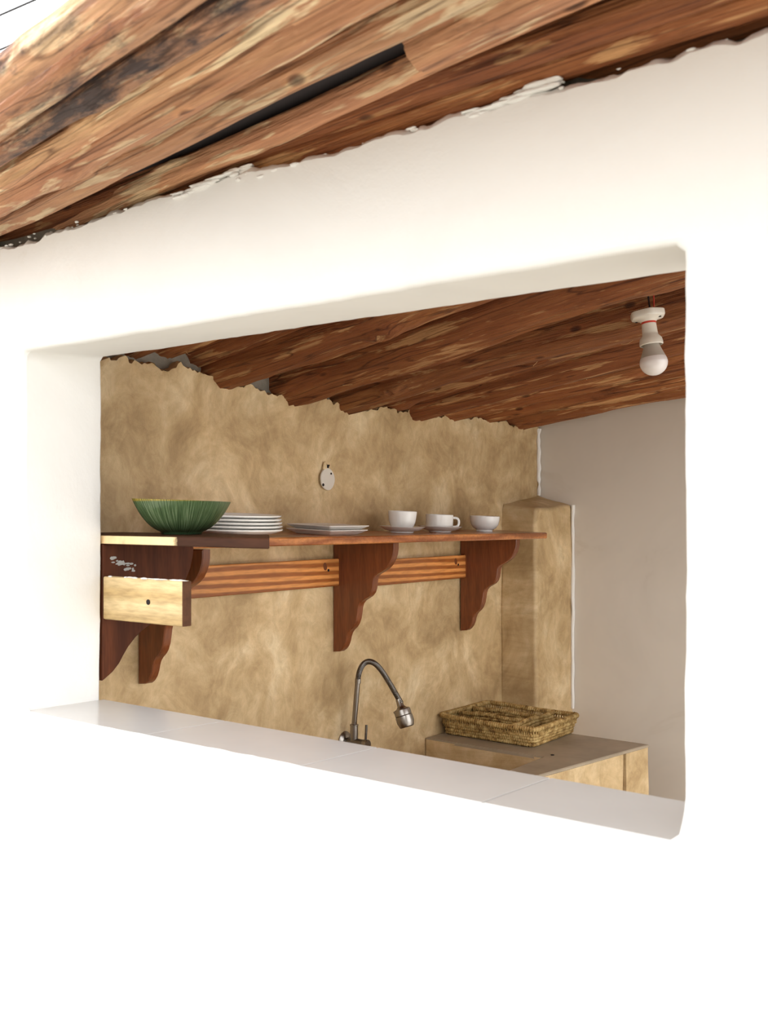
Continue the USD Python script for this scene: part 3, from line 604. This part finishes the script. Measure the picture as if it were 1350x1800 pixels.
# ------------------------------------------------------------------ round cover plate on the tan wall
cp = thing('cover_plate', 'round off-white blank cover plate screwed to the tan wall above the shelf', 'cover plate', T(XL + .004, 2.388, EYE + .106) @ R(90, [0, 1, 0]))
obj('disc', lathe([(0, 0), (.033, 0), (.0335, .003), (.032, .0048), (0, .0055)], 48, lambda th, r, z: 1 + .02 * np.sin(th * 2 + 1) + .008 * np.sin(5 * th)), M_cover, cp)
for (x, y) in ((-.017, .014), (.018, -.023)):
    s = trimesh.creation.cylinder(.0033 if x < 0 else .0045, .001, sections=14); s.apply_translation([x, y, .0053]); obj('screw_hole', s, M_hole, cp)
s = trimesh.creation.cylinder(.009, .002, sections=3); s.apply_translation([-.040, .004, .001]); obj('wall_gap', s, M_hole, cp)
lump = crumb(0, 0, 0, (.016, .009, .004), 3); lump.apply_translation([-.036, -.010, .001]); obj('plaster_lump', lump, M_tan, cp)

# ------------------------------------------------------------------ masonry sink counter
ct = thing('sink_counter', 'tan cement counter with a sunken sink along the tan wall', 'counter')
ZC = EYE - .784
A1, A2 = np.array([-1.393, 3.285]), np.array([-1.500, 2.65])
front = lambda y: A2[0] + (A1[0] - A2[0]) * (y - A2[1]) / (A1[1] - A2[1]) if y > A2[1] else A2[0]
def roughen(m, amp, seed, size=.04):
    m = m.subdivide_to_size(size); v = np.array(m.vertices); v += np.stack([fbm(v * 8 + k * 9, 3, seed + k) - .5 for k in range(3)], -1) * amp; return trimesh.Trimesh(v, m.faces)
import manifold3d
def man(m): m = trimesh.Trimesh(m.vertices, m.faces); m.merge_vertices(); return manifold3d.Manifold(manifold3d.Mesh(np.asarray(m.vertices, np.float32), np.asarray(m.faces, np.uint32)))
def unman(M): q = M.to_mesh(); return trimesh.Trimesh(q.vert_properties[:, :3], q.tri_verts)
yg = 3.152
XC = XL + .003
bodyp = Polygon([(XC, 1.85), (-1.50, 1.85), (front(2.65), 2.65), (front(yg - .009), yg - .009), (front(yg - .009) - .12, yg + .02), (XC, yg + .02)])
whole = man(place_ext(bodyp, 0.0, ZC - .001))
sinkbox = man(box(XL - .1, -1.585, 2.08, 2.918, ZC - .19, ZC + .3))
obj('body', roughen(unman(whole - sinkbox), .006, 50), M_counter, ct, smooth=40)
pier = Polygon([(front(yg + .010), yg + .010), (front(3.285) + .002, 3.288), (XC, 3.288), (XC, yg + .014)])
obj('end_pier', roughen(place_ext(pier, 0.0, ZC), .007, 60), M_counter, ct, smooth=40)
topp = Polygon([(XC, 1.85), (-1.497, 1.85), (front(2.65) + .004, 2.65), (front(3.285) + .004, 3.290), (XC, 3.290)])
top = unman(man(bevel_prism(topp, ZC - .006, ZC + .005, .003)) - sinkbox)
obj('worktop', top, M_top, ct, smooth=30)
s = trimesh.creation.cylinder(.006, .002, sections=14); s.apply_translation([-1.575, 2.955, ZC + .0055]); obj('overflow_hole', s, M_hole, ct)
ZC = ZC + .005

# ------------------------------------------------------------------ tap
fa = thing('kitchen_tap', 'wall-mounted steel tap with a bent flexible spout over the sink', 'tap', T(XL, 2.476, EYE - .712))
fl = lathe([(0, 0), (.030, 0), (.030, .004), (.022, .011), (.012, .013), (0, .013)], 40); fl.apply_transform(R(90, [0, 1, 0])); obj('wall_flange', fl, M_steel, fa)
arm = lathe([(0, 0), (.011, 0), (.011, .030), (.0135, .032), (.0135, .066), (.0125, .068), (0, .068)], 32); arm.apply_transform(R(90, [0, 1, 0])); arm.apply_translation([.010, 0, 0]); obj('valve_body', arm, M_steel_d, fa)
kn = lathe([(0, 0), (.0145, 0), (.0155, .002), (.0155, .014), (.0145, .016), (0, .016)], 32); kn.apply_transform(R(90, [0, 1, 0])); kn.apply_translation([.079, 0, 0]); kb = obj('control_knob', kn, M_steel, fa)
obj('lever', sweep([(.086, 0, .012), (.087, 0, .030), (.088, .001, .060)], [.0035, .004, .0042], 12), M_steel_d, kb)
obj('socket', lathe([(0, .006), (.0125, .006), (.0125, .052), (.0135, .053), (.0135, .056), (.0095, .058), (0, .058)], 32), M_steel, fa, T(.040, 0, 0))
obj('riser_pipe', sweep(np.linspace((.040, 0, .055), (.055, 0, .196), 12), .0080, 20), M_steel, fa)
cl = [(.055, 0, .196), (.060, 0, .222), (.074, 0, .246), (.094, 0, .258), (.118, 0, .256), (.142, .0, .240), (.166, 0, .214), (.190, 0, .184), (.212, 0, .155), (.222, 0, .142)]
cl = chaikin(cl, 3); d_ = np.r_[0, np.cumsum(np.linalg.norm(np.diff(cl, axis=0), axis=1))]; tt = np.linspace(0, d_[-1], 420)
hp = np.stack([np.interp(tt, d_, cl[:, k]) for k in range(3)], -1)
obj('flexible_spout', sweep(hp, .0083 * (1 + .07 * np.sin(tt / .0036 * 2 * np.pi)), 16), M_steel_d, fa)
obj('collar', sweep([(.055, 0, .186), (.0558, 0, .200)], .0092, 20), M_steel, fa)
dirn = np.array([.40, 0, -1.0]); dirn /= np.linalg.norm(dirn); st = np.array([.214, 0, .150])
xa = np.cross([0, 1., 0], dirn); Mh = np.eye(4); Mh[:3, 0], Mh[:3, 1], Mh[:3, 2], Mh[:3, 3] = xa, (0, 1, 0), dirn, st
hd = obj('spray_head', lathe([(0, -.004), (.0095, -.004), (.0105, .018), (.016, .024), (.0235, .027), (.0255, .031), (.0255, .046), (.0240, .0475), (.0265, .049), (.0265, .066), (.022, .080), (.019, .082), (0, .080)], 48), M_steel, fa, Mh, smooth=40)
tip = trimesh.creation.box([.012, .010, .006]); tip.apply_translation([.024, 0, .030]); obj('spray_switch', tip, M_steel_d, hd)

# ------------------------------------------------------------------ wicker tray
tr = thing('wicker_tray', 'shallow rectangular wicker cutlery tray with dividers on the cement counter', 'tray', T(-1.850, 3.152, ZC + .002) @ R(0, [0, 0, 1]))
BX, BY, H = .176, .146, .070
def rr(w, h, rc, n):
    p = Polygon([(-w, -h), (w, -h), (w, h), (-w, h)]).buffer(-rc).buffer(rc, quad_segs=6).exterior
    return np.array([p.interpolate(i / n, normalized=True).coords[0] for i in range(n)]), p.length
def coil(pts, r, pitch=.0075, closed=True, seed=0, amp=.30):
    """a bundle of straw wrapped by stitches: radius swells between the wraps"""
    d = np.r_[0, np.cumsum(np.linalg.norm(np.diff(pts, axis=0), axis=1))]; n = int(d[-1] / pitch * 5); t = np.linspace(0, d[-1], n, endpoint=not closed)
    q = np.stack([np.interp(t, d, pts[:, k]) for k in range(3)], -1)
    return sweep(q, r * (1 + amp * np.abs(np.sin(t / pitch * np.pi + seed)) - amp * .5 + .10 * (noise(np.c_[t * 60, t * 0 + seed, t * 0], 3) - .5)), 8, closed, not closed, up=np.array([0, 0, 1.]))
rows = 6
for k in range(rows):
    f = k / (rows - 1); grow = .004 + .016 * f; z = .007 + (H - .016) * f
    q, L = rr(BX + grow - .006, BY + grow - .006, .022, 400); wob = (fbm(np.c_[q * 9, np.full(400, k)], 2, 3) - .5) * .004
    loop = np.c_[q, z + wob + .004 * f * np.clip(-q[:, 0] / BX, 0, 1)]; loop = np.vstack([loop, loop[:1]])
    if k == rows - 2: continue                   # open row under the rim: light shows between the stakes
    obj('rim' if k == rows - 1 else 'coil_row', coil(loop, .0085 if k == rows - 1 else .0066, .0088, seed=k), M_wick, tr, smooth=True)
q, L = rr(BX + .012, BY + .012, .022, 150)
stakes = [sweep(np.array([(x, y, .036), (x + .002 * math.sin(i), y, .048), (x * 1.008, y * 1.008, H - .008)]), .0026, 6) for i, (x, y) in enumerate(q)]
obj('stake_row', cat(*stakes), M_wick, tr)
base = [coil(np.array([(-BX, y, .006), (BX, y, .006)]), .0050, .007, False, seed=i) for i, y in enumerate(np.linspace(-BY + .006, BY - .006, 32))]
obj('base', cat(*base), M_wick, tr)
def divider(p, q_):
    p, q_ = np.array(p), np.array(q_); rows_ = []
    for k, z in enumerate((.014, .026, .038, .050, .062)):
        n = 40; t = np.linspace(0, 1, n)[:, None]; w = p + (q_ - p) * t
        rows_.append(coil(np.c_[w, z + .0025 * np.sin(np.linspace(0, 9, n) + k)], .0064 if k < 4 else .0075, 0.0088, False, seed=k))
    return cat(*rows_)
obj('divider', divider((.095, -BY - .004), (.095, BY + .004)), M_wick, tr, smooth=True)
obj('divider', divider((-BX - .004, -.050), (.090, -.050)), M_wick, tr, smooth=True)
obj('divider', divider((-BX - .004, .048), (.090, .048)), M_wick, tr, smooth=True)

# ------------------------------------------------------------------ ceiling lamp
# the axis leans with the slope of the poles
lamp = thing('ceiling_lamp', 'white porcelain batten lampholder with an unlit bulb under the poles', 'lamp', T(-1.0085, 2.378, EYE + .494) @ R(-7.5, [0, 1, 0]) @ R(180, [1, 0, 0]))
def flower(th, r, z): return 1 + .035 * np.cos(6 * th) * (r > .03)
ho = obj('holder_base', lathe([(0, 0), (.038, 0), (.041, .002), (.0415, .013), (.039, .017), (.024, .021), (.0175, .027), (0, .027)], 72, flower), M_holder, lamp, smooth=40)
for s_ in (-1, 1):
    c = trimesh.creation.cylinder(.0035, .002, sections=12); c.apply_translation([s_ * .030, 0, .0195]); obj('screw_hole', c, M_hole, ho)
obj('colour_band', lathe([(0, .026), (.0178, .026), (.0180, .0315), (0, .0315)], 40), M_red, lamp)
obj('holder_neck', lathe([(0, .031), (.0175, .031), (.0185, .052), (.0195, .060), (.0265, .068), (.0285, .078), (.0285, .083), (.0265, .085), (.0250, .083), (.0240, .072), (0, .070)], 48), M_holder, lamp, smooth=40)
bu = obj('bulb', lathe([(0, .066), (.0175, .066), (.0185, .084), (.0235, .098), (.0295, .113), (.0308, .116), (0, .116)], 48), M_bulb_body, lamp, smooth=40)
obj('bulb_globe', lathe([(0, .1155)] + [(.0308 + .0030 * math.sin(min(t, 1) * math.pi / 2), .1155 + .011 * t) for t in (0, .5, 1)] + [(.0338 * math.cos(t), .1265 + .0325 * math.sin(t)) for t in np.linspace(.05, math.pi / 2, 14)], 48), M_bulb, bu, smooth=60)
obj('wire', sweep([(-.006, -.034, -.05), (-.004, -.030, -.012), (.0, -.022, .003)], .0022, 8), M_black, lamp)
obj('wire', sweep([(.008, -.036, -.05), (.005, -.036, -.022), (.003, -.028, .002)], .0018, 8), M_red, lamp)

# ------------------------------------------------------------------ cables across the sky
def cable(p, q_, sag, label):
    p, q_ = np.array(p, float), np.array(q_, float); t = np.linspace(0, 1, 60)[:, None]; w = p + (q_ - p) * t; w[:, 2] -= (sag * 4 * t * (1 - t))[:, 0]
    tag(obj('overhead_cable', sweep(w, .009, 8), M_black), label, 'cable', 'cables above the eave')
cable((-15.86, 5.77, 6.97), (.66, 5.54, 6.01), .02, 'upper of the two thin dark cables crossing the sky at the top left corner')
cable((-15.74, 5.86, 6.64), (.48, 5.41, 5.66), .02, 'lower of the two thin dark cables, meeting the eave edge at the top left')
